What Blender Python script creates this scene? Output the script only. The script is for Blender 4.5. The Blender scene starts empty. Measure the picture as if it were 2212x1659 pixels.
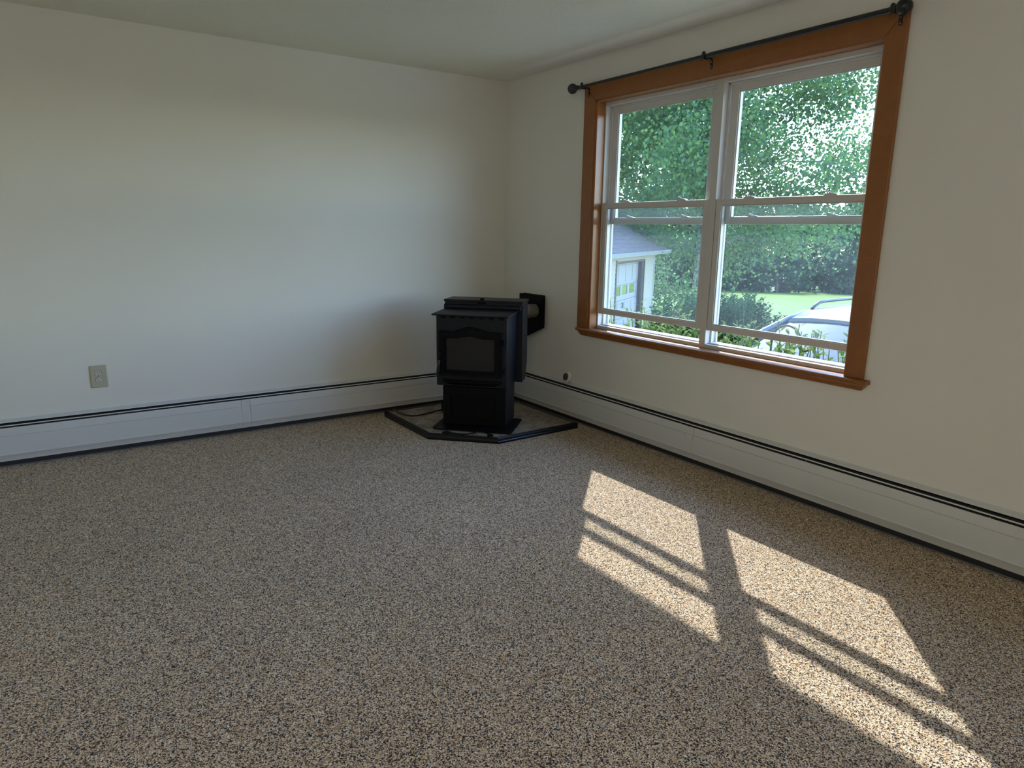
import bpy, bmesh, math, random
from mathutils import Vector, Matrix
sc = bpy.context.scene
C = sc.collection
PI = math.pi

# ------------------------------------------------------------------ camera
cam_d = bpy.data.cameras.new('camera'); cam = bpy.data.objects.new('camera', cam_d); C.objects.link(cam)
cam.location = (-3.1384, -4.66058, 1.32989)
cam.rotation_euler = (1.35127, -0.01415, -0.60288)
cam_d.sensor_fit = 'HORIZONTAL'; cam_d.sensor_width = 36.0
cam_d.lens = 1480.806 / 2212 * 36.0
cam_d.clip_start = 0.05; cam_d.clip_end = 1000
sc.camera = cam

# ------------------------------------------------------------------ world, sun, exposure
SUN = Vector((0.85, 0.83, 1.0)).normalized()          # direction towards the sun
world = bpy.data.worlds.new('sky'); sc.world = world; world.use_nodes = True
wn = world.node_tree; wn.nodes.clear()
sky = wn.nodes.new('ShaderNodeTexSky'); sky.sky_type = 'NISHITA'; sky.sun_disc = False
sky.sun_elevation = math.asin(SUN.z); sky.sun_rotation = math.atan2(SUN.x, SUN.y)
sky.altitude = 200; sky.air_density = 0.9; sky.dust_density = 0.2; sky.ozone_density = 4.0
bg = wn.nodes.new('ShaderNodeBackground'); bg.inputs['Strength'].default_value = 2.25
wo = wn.nodes.new('ShaderNodeOutputWorld')
wn.links.new(sky.outputs[0], bg.inputs[0]); wn.links.new(bg.outputs[0], wo.inputs[0])
sun_d = bpy.data.lights.new('sun', 'SUN'); sun_d.energy = 8.3; sun_d.angle = math.radians(0.53); sun_d.color = (1.0, 0.98, 0.965)
sun = bpy.data.objects.new('sun', sun_d); C.objects.link(sun); sun.location = (20, 20, 25)
sun.rotation_euler = SUN.to_track_quat('Z', 'Y').to_euler()
def portal(name, loc, rot, sx, sy):                    # tells the renderer where daylight enters; gives no light itself
    d = bpy.data.lights.new(name, 'AREA'); d.shape = 'RECTANGLE'; d.size = sx; d.size_y = sy
    d.cycles.is_portal = True
    o = bpy.data.objects.new(name, d); C.objects.link(o); o.location = loc; o.rotation_euler = rot
portal('daylight_portal', (0.17, -2.0, 1.42), (0, PI/2, 0), 1.5, 1.9)
portal('daylight_portal', (0.17, -5.5, 1.42), (0, PI/2, 0), 1.5, 1.5)  # for the added unseen window
sc.view_settings.view_transform = 'Standard'; sc.view_settings.look = 'None'
sc.view_settings.exposure = 0.0; sc.view_settings.gamma = 1.0; sc.view_settings.use_curve_mapping = False
try:
    sc.cycles.use_denoising = True
    sc.cycles.max_bounces = 8; sc.cycles.diffuse_bounces = 5; sc.cycles.glossy_bounces = 3
    sc.cycles.transparent_max_bounces = 12; sc.cycles.transmission_bounces = 6
    sc.cycles.sample_clamp_indirect = 6.0; sc.cycles.caustics_reflective = False; sc.cycles.caustics_refractive = False
except Exception: pass

# ------------------------------------------------------------------ materials
def L(c):                                              # sRGB 0-255 -> linear
    return tuple(((v/255)/12.92 if v/255 <= .04045 else ((v/255+.055)/1.055)**2.4) for v in c)
def base_mat(name, col, rough=.5, metal=0, spec=.5, coat=0):
    m = bpy.data.materials.new(name); m.use_nodes = True
    b = m.node_tree.nodes['Principled BSDF']
    b.inputs['Base Color'].default_value = (*col, 1); b.inputs['Roughness'].default_value = rough
    b.inputs['Metallic'].default_value = metal; b.inputs['Specular IOR Level'].default_value = spec
    if coat: b.inputs['Coat Weight'].default_value = coat; b.inputs['Coat Roughness'].default_value = .12
    return m
def nd(m, t): return m.node_tree.nodes.new(t)
def ln(m, a, b): m.node_tree.links.new(a, b)
def bsdf(m): return m.node_tree.nodes['Principled BSDF']
def coords(m, scale=(1, 1, 1), kind='Object', rot=(0, 0, 0)):
    tc = nd(m, 'ShaderNodeTexCoord'); mp = nd(m, 'ShaderNodeMapping')
    mp.inputs['Scale'].default_value = scale; mp.inputs['Rotation'].default_value = rot
    ln(m, tc.outputs[kind], mp.inputs[0]); return mp.outputs[0]
def noise(m, vec, scale, detail=3, rough=.55, dist=0):
    n = nd(m, 'ShaderNodeTexNoise'); n.inputs['Scale'].default_value = scale; n.inputs['Detail'].default_value = detail
    n.inputs['Roughness'].default_value = rough; n.inputs['Distortion'].default_value = dist
    ln(m, vec, n.inputs['Vector']); return n
def ramp(m, fac, stops, interp='LINEAR'):
    r = nd(m, 'ShaderNodeValToRGB'); r.color_ramp.interpolation = interp
    e = r.color_ramp.elements
    while len(e) < len(stops): e.new(.5)
    for i, (p, c) in enumerate(stops): e[i].position = p; e[i].color = (*c, 1)
    ln(m, fac, r.inputs[0]); return r.outputs[0]
def bump(m, h, strength, dist):
    b = nd(m, 'ShaderNodeBump'); b.inputs['Strength'].default_value = strength; b.inputs['Distance'].default_value = dist
    ln(m, h, b.inputs['Height']); ln(m, b.outputs[0], bsdf(m).inputs['Normal'])
def mixc(m, fac, a, b, mode='MIX'):
    x = nd(m, 'ShaderNodeMix'); x.data_type = 'RGBA'; x.blend_type = mode
    if isinstance(fac, float): x.inputs[0].default_value = fac
    else: ln(m, fac, x.inputs[0])
    for s, v in ((6, a), (7, b)):
        if isinstance(v, tuple): x.inputs[s].default_value = (*v, 1)
        else: ln(m, v, x.inputs[s])
    return x.outputs[2]

def mat_wall():
    m = base_mat('wall_paint', (.79, .775, .72), .62, spec=.3)
    v = coords(m); n = noise(m, v, 90, 2); n2 = noise(m, v, 1.2, 2)
    ln(m, ramp(m, n2.outputs[0], [(.3, (.785, .762, .70)), (.7, (.81, .785, .722))]), bsdf(m).inputs['Base Color'])
    bump(m, n.outputs[0], .08, .002); return m
def mat_ceiling():
    m = base_mat('textured_ceiling', (.90, .875, .745), .8, spec=.2)
    v = coords(m); n = noise(m, v, 75, 3, .6); n2 = noise(m, v, 170, 3, .6)
    h = ramp(m, n.outputs[0], [(.42, (0, 0, 0)), (.60, (1, 1, 1))]); h2 = ramp(m, n2.outputs[0], [(.36, (0, 0, 0)), (.50, (1, 1, 1))])
    bump(m, mixc(m, .5, h, h2), .55, .006); return m
def mat_carpet():
    m = base_mat('fleck_carpet', (.2, .17, .14), .95, spec=.1)
    v = coords(m)
    w = noise(m, v, 210, 3); off = nd(m, 'ShaderNodeVectorMath'); off.operation = 'MULTIPLY_ADD'
    ln(m, w.outputs['Color'], off.inputs[0]); off.inputs[1].default_value = (.0075, .0075, 0); ln(m, v, off.inputs[2])
    vo = nd(m, 'ShaderNodeTexVoronoi'); vo.inputs['Scale'].default_value = 330; ln(m, off.outputs[0], vo.inputs['Vector'])
    sep = nd(m, 'ShaderNodeSeparateColor'); ln(m, vo.outputs['Color'], sep.inputs[0])
    fl = ramp(m, sep.outputs[0], [(0, (.012, .010, .010)), (.22, (.07, .05, .04)), (.33, (.37, .22, .11)), (.47, (.61, .42, .235)),
                                  (.64, (.78, .595, .38)), (.77, (.56, .49, .42)), (.86, (.90, .745, .545)), (.95, (.97, .865, .71))], 'CONSTANT')
    n2 = noise(m, v, 800, 2); fl2 = mixc(m, .45, fl, ramp(m, n2.outputs[0], [(.3, (.25, .25, .25)), (.7, (1.75, 1.75, 1.75))]), 'MULTIPLY')
    n3 = noise(m, v, 1.6, 2); fl3 = mixc(m, .35, fl2, ramp(m, n3.outputs[0], [(.3, (.8, .8, .8)), (.7, (1.1, 1.08, 1.05))]), 'MULTIPLY')
    ln(m, fl3, bsdf(m).inputs['Base Color'])
    sh = bsdf(m).inputs.get('Sheen Weight')
    if sh: sh.default_value = .15
    bump(m, vo.outputs[0], .6, .004); return m
def mat_wood():
    m = base_mat('stained_wood', (.24, .085, .022), .38, spec=.4, coat=.25)
    v = coords(m, (1, 1, 1)); n = noise(m, v, 14, 4, .6, 1.2)
    ln(m, ramp(m, n.outputs[0], [(.25, (.27, .098, .024)), (.75, (.32, .122, .031))]), bsdf(m).inputs['Base Color'])
    return m
def mat_tile():
    m = base_mat('stone_tile', (.3, .25, .19), .45, spec=.4)
    v = coords(m, kind='Generated'); tc = coords(m, kind='Object')
    n = noise(m, tc, 14, 6, .65, .6); n2 = noise(m, tc, 55, 3, .6)
    a = ramp(m, n.outputs[0], [(.28, (.10, .072, .048)), (.45, (.24, .19, .135)), (.62, (.38, .33, .265)), (.8, (.29, .235, .165))])
    b = mixc(m, .35, a, ramp(m, n2.outputs[0], [(.35, (.45, .42, .38)), (.6, (1.1, 1.1, 1.1))]), 'MULTIPLY')
    ln(m, b, bsdf(m).inputs['Base Color']); return m
def mat_black(name, col, rough, nscale=220, bs=.12, spec=.5):
    m = base_mat(name, col, rough, spec=spec); v = coords(m); n = noise(m, v, nscale, 2); bump(m, n.outputs[0], bs, .001)
    return m
def mat_glass(name, haze):
    m = bpy.data.materials.new(name); m.use_nodes = True; t = m.node_tree; t.nodes.clear()
    out = t.nodes.new('ShaderNodeOutputMaterial'); tr = t.nodes.new('ShaderNodeBsdfTransparent'); tr.inputs[0].default_value = (.96, .98, .975, 1)
    gl = t.nodes.new('ShaderNodeBsdfGlossy'); gl.inputs['Roughness'].default_value = .02; gl.inputs[0].default_value = (1, 1, 1, 1)
    fr0 = t.nodes.new('ShaderNodeLayerWeight'); fr0.inputs[0].default_value = .5
    fr = t.nodes.new('ShaderNodeMath'); fr.operation = 'POWER'; fr.inputs[1].default_value = 5; t.links.new(fr0.outputs['Facing'], fr.inputs[0])
    ma = t.nodes.new('ShaderNodeMath'); ma.operation = 'MULTIPLY_ADD'; ma.inputs[1].default_value = .8; ma.inputs[2].default_value = .035
    m1 = t.nodes.new('ShaderNodeMixShader')
    t.links.new(fr.outputs[0], ma.inputs[0]); t.links.new(ma.outputs[0], m1.inputs[0]); t.links.new(tr.outputs[0], m1.inputs[1]); t.links.new(gl.outputs[0], m1.inputs[2])
    last = m1
    if haze:                                           # thin film of dust that scatters daylight
        tl = t.nodes.new('ShaderNodeBsdfTranslucent'); tl.inputs[0].default_value = (.8, .86, .92, 1)
        tc = t.nodes.new('ShaderNodeTexCoord'); n = t.nodes.new('ShaderNodeTexNoise'); n.inputs['Scale'].default_value = 4; n.inputs['Detail'].default_value = 5
        t.links.new(tc.outputs['Object'], n.inputs['Vector'])
        mr = t.nodes.new('ShaderNodeMapRange'); mr.inputs[1].default_value = .3; mr.inputs[2].default_value = .7; mr.inputs[3].default_value = haze*.7; mr.inputs[4].default_value = haze*1.3
        t.links.new(n.outputs[0], mr.inputs[0])
        m2 = t.nodes.new('ShaderNodeMixShader'); t.links.new(mr.outputs[0], m2.inputs[0]); t.links.new(last.outputs[0], m2.inputs[1]); t.links.new(tl.outputs[0], m2.inputs[2]); last = m2
    t.links.new(last.outputs[0], out.inputs[0]); return m
def mat_leaf(name, cols, trans=.45):
    m = bpy.data.materials.new(name); m.use_nodes = True; t = m.node_tree; t.nodes.clear()
    out = t.nodes.new('ShaderNodeOutputMaterial'); ge = t.nodes.new('ShaderNodeNewGeometry')
    r = t.nodes.new('ShaderNodeValToRGB'); e = r.color_ramp.elements
    while len(e) < len(cols): e.new(.5)
    for i, c in enumerate(cols): e[i].position = i/(len(cols)-1); e[i].color = (*c, 1)
    t.links.new(ge.outputs['Random Per Island'], r.inputs[0])
    d = t.nodes.new('ShaderNodeBsdfDiffuse'); tl = t.nodes.new('ShaderNodeBsdfTranslucent'); mx = t.nodes.new('ShaderNodeMixShader'); mx.inputs[0].default_value = trans
    hs = t.nodes.new('ShaderNodeHueSaturation'); hs.inputs['Value'].default_value = 1.5; hs.inputs['Hue'].default_value = .485
    t.links.new(r.outputs[0], d.inputs[0]); t.links.new(r.outputs[0], hs.inputs['Color']); t.links.new(hs.outputs[0], tl.inputs[0])
    t.links.new(d.outputs[0], mx.inputs[1]); t.links.new(tl.outputs[0], mx.inputs[2]); t.links.new(mx.outputs[0], out.inputs[0]); return m
def mat_noisecol(name, scale, stops, rough=.8, bs=0, bd=.01, detail=4, vs=(1, 1, 1)):
    m = base_mat(name, stops[0][1], rough, spec=.2); v = coords(m, vs); n = noise(m, v, scale, detail)
    ln(m, ramp(m, n.outputs[0], stops), bsdf(m).inputs['Base Color'])
    if bs: bump(m, n.outputs[0], bs, bd)
    return m

M = dict(
    wall=mat_wall(), ceil=mat_ceiling(), carpet=mat_carpet(), wood=mat_wood(), tile=mat_tile(),
    vinyl=base_mat('white_vinyl', (.62, .60, .57), .4), heater=base_mat('heater_enamel', (.66, .66, .65), .35, spec=.45),
    slot=base_mat('black_slot', (.008, .008, .009), .7), kick=base_mat('black_kick', (.02, .02, .024), .5), greyline=base_mat('grey_strip', (.16, .16, .17), .4),
    stove=mat_black('satin_black_steel', (.0042, .0052, .0095), .42, 300, .08, .32), cast=mat_black('cast_iron_black', (.0022, .0022, .0034), .55, 160, .12, .15),
    sglass=base_mat('stove_glass', (.012, .012, .013), .04, spec=.6), galv=base_mat('galvanised_pipe', (.24, .23, .20), .5, .4),
    grout=base_mat('grout', (.42, .38, .31), .9), htrim=base_mat('black_hearth_trim', (.004, .004, .006), .32, spec=.3),
    rod=base_mat('black_rod', (.012, .012, .014), .28), ivory=base_mat('ivory_plate', (.50, .46, .35), .4), socket=base_mat('socket_white', (.62, .60, .54), .4),
    hole=base_mat('dark_hole', (.01, .01, .01), .8), freshw=base_mat('freshener_white', (.72, .71, .68), .4), purple=base_mat('purple_gel', (.10, .035, .085), .35),
    screw=base_mat('screw_metal', (.4, .38, .33), .35, .8), glass=mat_glass('clear_glass', .003), glassh=mat_glass('dusty_glass', .011),
    grass=mat_noisecol('grass_field', .6, [(.3, (.07, .115, .004)), (.55, (.084, .132, .005)), (.75, (.10, .15, .008))], .9, detail=8),
    bulb=base_mat('frosted_bulb', (.9, .85, .75), .4),
    soil=mat_noisecol('mulch', 40, [(.3, (.02, .016, .012)), (.7, (.06, .05, .035))], .95, .4, .02),
    joint=base_mat('joint_plaster', (.84, .82, .75), .7, spec=.2),
    gravel=mat_noisecol('gravel', 30, [(.3, (.42, .39, .30)), (.7, (.60, .565, .45))], .9, .4, .02),
    bark=mat_noisecol('birch_bark', 3, [(.35, (.06, .055, .05)), (.5, (.16, .15, .14)), (.7, (.30, .28, .26))], .8, .3, .02, vs=(1, 1, 3)),
    barkd=mat_noisecol('dark_bark', 6, [(.3, (.05, .042, .036)), (.7, (.14, .12, .10))], .9, .4, .02),
    leafb=mat_leaf('birch_leaf', [(.05, .10, .055), (.075, .145, .06), (.11, .19, .05), (.06, .125, .085)]),
    leaff=mat_leaf('far_leaf', [(.028, .052, .038), (.042, .072, .045), (.062, .098, .048)], .3),
    leafw=mat_leaf('weed_leaf', [(.025, .055, .03), (.04, .08, .035), (.055, .1, .035)], .3),
    leafp=mat_leaf('garden_leaf', [(.09, .14, .035), (.13, .185, .05), (.16, .21, .065)], .35), stem=base_mat('green_stem', (.08, .12, .04), .7),
    siding=base_mat('cream_siding', (.32, .29, .235), .6), gdoor=base_mat('white_garage_door', (.27, .275, .285), .45), brown=base_mat('brown_trim', (.07, .042, .035), .6),
    roof=mat_noisecol('roof_shingle', 9, [(.3, (.10, .085, .085)), (.7, (.17, .15, .15))], .9), gutter=base_mat('grey_gutter', (.25, .26, .28), .4),
    gpane=base_mat('garage_pane', (.22, .28, .05), .08, spec=.6), paint=base_mat('car_paint', (.07, .09, .115), .35, .0, coat=.15), carglass=base_mat('car_glass', (.04, .05, .055), .05, spec=.5),
    tyre=base_mat('tyre', (.02, .02, .02), .8), lamp=base_mat('head_lamp', (.5, .5, .5), .1), chrome=base_mat('bright_trim', (.5, .5, .52), .2, .9),
    iron=base_mat('rusty_iron', (.10, .06, .045), .6), soffit=base_mat('soffit', (.5, .49, .46), .6), outer=base_mat('house_siding', (.45, .44, .41), .7),
)

# ------------------------------------------------------------------ mesh helpers
class MB:
    def __init__(s): s.v = []; s.f = []
    def add(s, vs, fs):
        o = len(s.v); s.v += [tuple(p) for p in vs]; s.f += [tuple(i+o for i in f) for f in fs]; return s
    def box(s, x0, x1, y0, y1, z0, z1):
        x0, x1 = min(x0, x1), max(x0, x1); y0, y1 = min(y0, y1), max(y0, y1); z0, z1 = min(z0, z1), max(z0, z1)
        return s.add([(x, y, z) for x in (x0, x1) for y in (y0, y1) for z in (z0, z1)],
                     [(0, 1, 3, 2), (4, 6, 7, 5), (0, 4, 5, 1), (2, 3, 7, 6), (0, 2, 6, 4), (1, 5, 7, 3)])
    def prism(s, poly, fn0, fn1):                     # poly: 2D points; fn0/fn1 map (a,b) -> 3D at either end
        n = len(poly); vs = [fn0(*p) for p in poly] + [fn1(*p) for p in poly]
        fs = [tuple(range(n-1, -1, -1)), tuple(range(n, 2*n))] + [(i, (i+1) % n, n+(i+1) % n, n+i) for i in range(n)]
        return s.add(vs, fs)
    def tube(s, pts, r, n=10, caps=True):
        pts = [Vector(p) for p in pts]; k = len(pts); rs = r if isinstance(r, (list, tuple)) else [r]*k
        o = len(s.v); ref = None
        for i, p in enumerate(pts):
            d = (pts[min(i+1, k-1)] - pts[max(i-1, 0)]).normalized()
            if ref is None: ref = Vector((0, 0, 1)) if abs(d.z) < .9 else Vector((1, 0, 0))
            a = ref - d*ref.dot(d)
            if a.length < 1e-4: a = d.orthogonal()
            a.normalize(); b = d.cross(a); ref = a
            for j in range(n):
                t = 2*PI*j/n; s.v.append(tuple(p + (a*math.cos(t)+b*math.sin(t))*rs[i]))
        for i in range(k-1):
            for j in range(n):
                s.f.append((o+i*n+j, o+i*n+(j+1) % n, o+(i+1)*n+(j+1) % n, o+(i+1)*n+j))
        if caps:
            s.f.append(tuple(o+j for j in range(n-1, -1, -1))); s.f.append(tuple(o+(k-1)*n+j for j in range(n)))
        return s
    def lathe(s, prof, c, axis, n=24):                # prof: [(r, h)], along axis from c
        ax = Vector(axis).normalized(); a = ax.orthogonal().normalized(); b = ax.cross(a); c = Vector(c); o = len(s.v); k = len(prof)
        for r, h in prof:
            for j in range(n):
                t = 2*PI*j/n; s.v.append(tuple(c + ax*h + (a*math.cos(t)+b*math.sin(t))*max(r, 1e-4)))
        for i in range(k-1):
            for j in range(n): s.f.append((o+i*n+j, o+i*n+(j+1) % n, o+(i+1)*n+(j+1) % n, o+(i+1)*n+j))
        s.f.append(tuple(o+j for j in range(n-1, -1, -1))); s.f.append(tuple(o+(k-1)*n+j for j in range(n)))
        return s
    def mesh(s, name):
        me = bpy.data.meshes.new(name); me.from_pydata(s.v, [], s.f); me.update(); return me
    def build(s, name, mat, parent=None, bevel=0, smooth=False, fix=True):
        me = s.mesh(name)
        if fix and len(s.v) < 20000:
            bm = bmesh.new(); bm.from_mesh(me); bmesh.ops.recalc_face_normals(bm, faces=bm.faces); bm.to_mesh(me); bm.free()
        me.materials.append(M[mat] if isinstance(mat, str) else mat)
        o = bpy.data.objects.new(name, me); C.objects.link(o)
        if parent: o.parent = parent
        if smooth:
            for p in me.polygons: p.use_smooth = True
            if smooth == 'auto':
                try: me.set_sharp_from_angle(angle=math.radians(38))
                except Exception: pass
        if bevel:
            b = o.modifiers.new('bevel', 'BEVEL'); b.width = bevel; b.segments = 2; b.limit_method = 'ANGLE'; b.angle_limit = math.radians(40)
        return o
def tag(o, label, cat, group=None, kind=None):
    o['label'] = label; o['category'] = cat
    if group: o['group'] = group
    if kind: o['kind'] = kind
    return o
def struct(o, label=None, cat=None):
    o['kind'] = 'structure'
    if label: o['label'] = label
    if cat: o['category'] = cat
    return o
def empty(name, loc=(0, 0, 0), rz=0):
    o = bpy.data.objects.new(name, None); C.objects.link(o); o.location = loc; o.rotation_euler = (0, 0, rz); o.empty_display_size = .1; return o
def copy_tree(o, parent=None):
    c = o.copy(); C.objects.link(c)
    if parent: c.parent = parent
    for ch in list(o.children): copy_tree(ch, c)
    return c
def sphere_prof(r, n=12): return [(r*math.sin(PI*i/n), -r*math.cos(PI*i/n)) for i in range(n+1)]

# ------------------------------------------------------------------ room shell
H = 2.44; XL = -5.2; YB = -6.6
W0, W1, WZ0, WZ1 = -1.079, -2.934, 0.676, 2.156         # rough opening of the big window
fl = MB().box(XL, 0, YB, 0, -.2, 0).build('floor', 'carpet'); struct(fl, 'brown and grey flecked frieze carpet covering the whole floor', 'floor')
# ceiling with a soft raised joint line along the window wall
prof = [(-.225, .002), (-.205, 0), (-.196, -.001), (-.189, -.005), (-.182, -.012), (-.172, -.019), (-.155, -.0235), (-.13, -.0235), (-.09, -.018), (-.05, -.010), (-.018, -.004), (.0, -.002)]
mb = MB(); ys = [0, -.12, -.3, -.55, -.9, -1.4, -2.0, -2.8, -3.6, -4.6, YB]; amp = [0, .05, .2, .5, .85, 1, 1.05, 1, 1, 1, 1]
vs = []; fs = []
for j, y in enumerate(ys):
    for (x, dz) in prof: vs.append((x, y, H+dz*(amp[j] if dz < 0 else 1)))
n = len(prof)
for j in range(len(ys)-1):
    for i in range(n-1): fs.append((j*n+i, (j+1)*n+i, (j+1)*n+i+1, j*n+i+1))
mb.add(vs, fs)
tr1 = mb.build('trim_1', 'joint', smooth=True, fix=False); struct(tr1, 'smooth raised plaster joint along the ceiling above the window', 'trim')
mb = MB(); mb.add([(XL, 0, H), (-.20, 0, H), (-.20, YB, H), (XL, YB, H)], [(3, 2, 1, 0)])
mb.box(XL-.16, .16, YB-.16, .16, H+.03, H+.2)
ce = mb.build('ceiling', 'ceil', fix=False); struct(ce, 'off-white textured ceiling', 'ceiling')
struct(MB().box(XL-.16, .16, 0, .16, -.2, H+.03).build('wall_left', 'wall'), 'plain off-white wall beside the pellet stove', 'wall')
# window wall with the main opening and one added to let in more light
mb = MB(); T = .16
o2 = (-4.75, -6.25)
for (y0, y1, z0, z1) in [(0, W0+.02, -.2, H+.03), (W0+.02, W1-.02, -.2, WZ0-.019), (W0+.02, W1-.02, WZ1+.02, H+.03), (W1-.02, o2[0], -.2, H+.03), (o2[0], o2[1], -.2, WZ0), (o2[0], o2[1], WZ1, H+.03), (o2[1], YB, -.2, H+.03)]:
    mb.box(0, T, y0, y1, z0, z1)
struct(mb.build('wall_right', 'wall', fix=False), 'plain off-white wall holding the wide wooden-framed window', 'wall')
struct(MB().box(XL-.16, .16, YB-.16, YB, -.2, H+.03).build('wall_back', 'wall'), 'plain off-white wall opposite the stove wall', 'wall')
struct(MB().box(XL-.16, XL, YB, 0, -.2, H+.03).build('wall_far_side', 'wall'), 'plain off-white wall opposite the window', 'wall')

# ------------------------------------------------------------------ the wide double window
win = empty('window_1', (0, 0, 0)); struct(win, 'wide twin double-hung window in orange-brown stained wood casing', 'window')
CT = .018                                              # casing thickness
ci0, ci1, co0, co1 = -1.059, -2.927, -.949, -3.022     # casing inner / outer edges
cz = 2.1665; czo = 2.272; st = .676
def casing_board(poly, name):                          # poly in (y, z), a rounded board proud of the wall
    MB().prism(poly, lambda a, b: (0, a, b), lambda a, b: (-CT, a, b)).build(name, 'wood', win, bevel=.004)
casing_board([(co0, st), (ci0, st), (ci0, cz), (co0, czo)], 'casing_side')
casing_board([(ci1, st), (co1, st), (co1, czo), (ci1, cz)], 'casing_side')
casing_board([(co0-.001, czo), (ci0-.001, cz), (ci1+.001, cz), (co1+.001, czo)], 'casing_head')
XF = .055                                              # room-side face of the white window frame
mb = MB(); mb.box(-.012, XF+.06, W0+.02, W0, WZ0-.01, WZ1+.02).box(-.012, XF+.06, W1-.02, W1, WZ0-.01, WZ1+.02)
for s0, s1 in ((W0+.02, W0), (W1-.02, W1)): pass
mb.build('jamb_lining', 'wood', win, bevel=.002)
MB().box(-.012, XF+.06, W0+.02, W1-.02, WZ1, WZ1+.02).build('head_lining', 'wood', win, bevel=.002)
# stool (sill board) with rounded nose and ogee apron with angled returns
sp = [(XF+.02, st), (-.038, st), (-.043, st-.003), (-.046, st-.009), (-.043, st-.016), (-.036, st-.019), (XF+.02, st-.019)]
mb = MB(); mb.prism([p for p in sp if p[0] <= 0.0] + [(0, st-.019), (0, st)], lambda a, b: (a, -.967, b), lambda a, b: (a, -3.05, b))
mb.box(0, XF+.02, W0, W1, st-.019, st)
mb.build('sill_board', 'wood', win, smooth='auto')
ap = [(0, st-.019), (-.032, st-.019), (-.031, st-.026), (-.026, st-.036), (-.019, st-.044), (-.0175, st-.052), (0, st-.052)]
MB().prism(ap, lambda a, b: (a, -.975-(st-.019-b)*.55, b), lambda a, b: (a, -3.042+(st-.019-b)*.75, b)).build('apron', 'wood', win, smooth='auto')
# white frame
zb, zt = .676, 2.156; XO = .15
mb = MB()
fy = [W0, W1]; fw = .010
mb.box(XF, XO, W0, W0-fw, zb, zt).box(XF, XO, W1, W1+fw, zb, zt)
mb.box(XF, XO, W0-fw, W1+fw, zt-.024, zt).box(XF, XO, W0-fw, W1+fw, zb, zb+.022)
mb.box(XF+.03, XO, W0-fw, W1+fw, zb+.022, zb+.03)      # sill step
mb.box(XF, XO, -1.985, -2.031, zb+.022, zt-.024)       # centre mullion
for (a, b) in ((W0-fw, -1.985), (-2.031, W1+fw)):      # side tracks (stops) that guide the sashes
    for y0, y1 in ((a, a-.012), (b, b+.012)):
        mb.box(XF+.040, XF+.046, y0, y1, zb+.03, zt-.024); mb.box(XF+.082, XO, y0, y1, zb+.03, zt-.024)
    mb.box(XF+.040, XF+.046, a, b, zt-.036, zt-.024); mb.box(XF+.082, XO, a, b, zt-.040, zt-.024)
mb.build('frame', 'vinyl', win, bevel=.0015, fix=False)
def sash(a, b, z0, z1, x0, x1, stile, top, bot, glassmat, locks, lz=None):
    mb = MB(); mb.box(x0, x1, a, a-stile, z0, z1).box(x0, x1, b, b+stile, z0, z1)
    mb.box(x0, x1, a-stile, b+stile, z1-top, z1).box(x0, x1, a-stile, b+stile, z0, z0+bot)
    xm = (x0+x1)/2
    for y0, y1 in ((a-stile, a-stile-.006), (b+stile, b+stile+.006)): mb.box(xm-.012, xm-.006, y0, y1, z0+bot, z1-top)
    mb.box(xm-.012, xm-.006, a-stile, b+stile, z1-top-.006, z1-top).box(xm-.012, xm-.006, a-stile, b+stile, z0+bot, z0+bot+.006)
    s = mb.build('sash', 'vinyl', win, bevel=.0025, fix=False)
    MB().box(xm-.003, xm+.003, a-stile+.004, b+stile-.004, z0+bot-.004, z1-top+.004).build('pane', glassmat, s)
    lz = z1 if lz is None else lz
    for y in locks:
        lk = MB().prism([(-.036, 0), (.036, 0), (.032, .006), (.010, .011), (-.010, .011), (-.032, .006)], lambda p, q: (x0+.004, y+p, lz+q), lambda p, q: (x0+.026, y+p, lz+q))
        lk.tube([(x0+.012, y, lz+.009), (x0+.004, y+.012, lz+.017), (x0+.002, y+.022, lz+.017)], .0035, 8)
        lk.build('sash_lock', 'vinyl', s, fix=False)
    return s
for (a, b) in ((W0-fw-.001, -1.984), (-2.032, W1+fw+.001)):
    w = a-b
    sash(a-.002, b+.002, .781, 1.521, XF+.004, XF+.038, .036, .034, .035, 'glassh', (a-.24*w, a-.76*w))
    sash(a-.012, b+.012, 1.384, 2.130, XF+.047, XF+.081, .054, .045, .036, 'glass', (a-.24*w, a-.76*w), 1.420)

# added unseen window behind the camera, brightens the room with extra daylight
w2 = empty('fill_window'); struct(w2, 'added unseen window further along the window wall for extra daylight', 'window')
mb = MB(); a, b = o2; mb.box(.04, .12, a, a-.05, WZ0, WZ1).box(.04, .12, b, b+.05, WZ0, WZ1).box(.04, .12, a-.05, b+.05, WZ1-.05, WZ1).box(.04, .12, a-.05, b+.05, WZ0, WZ0+.05).box(.04, .12, a-.05, b+.05, 1.39, 1.43)
mb.build('frame', 'vinyl', w2, fix=False); MB().box(.075, .081, a-.05, b+.05, WZ0+.05, WZ1-.05).build('pane', 'glass', w2)
MB().box(0, -.018, a+.1, a, WZ0-.05, WZ1+.1).box(0, -.018, b, b-.1, WZ0-.05, WZ1+.1).box(0, -.018, a, b, WZ1, WZ1+.1).box(0, -.04, a+.1, b-.1, WZ0-.05, WZ0).build('casing', 'wood', w2, fix=False)

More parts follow.
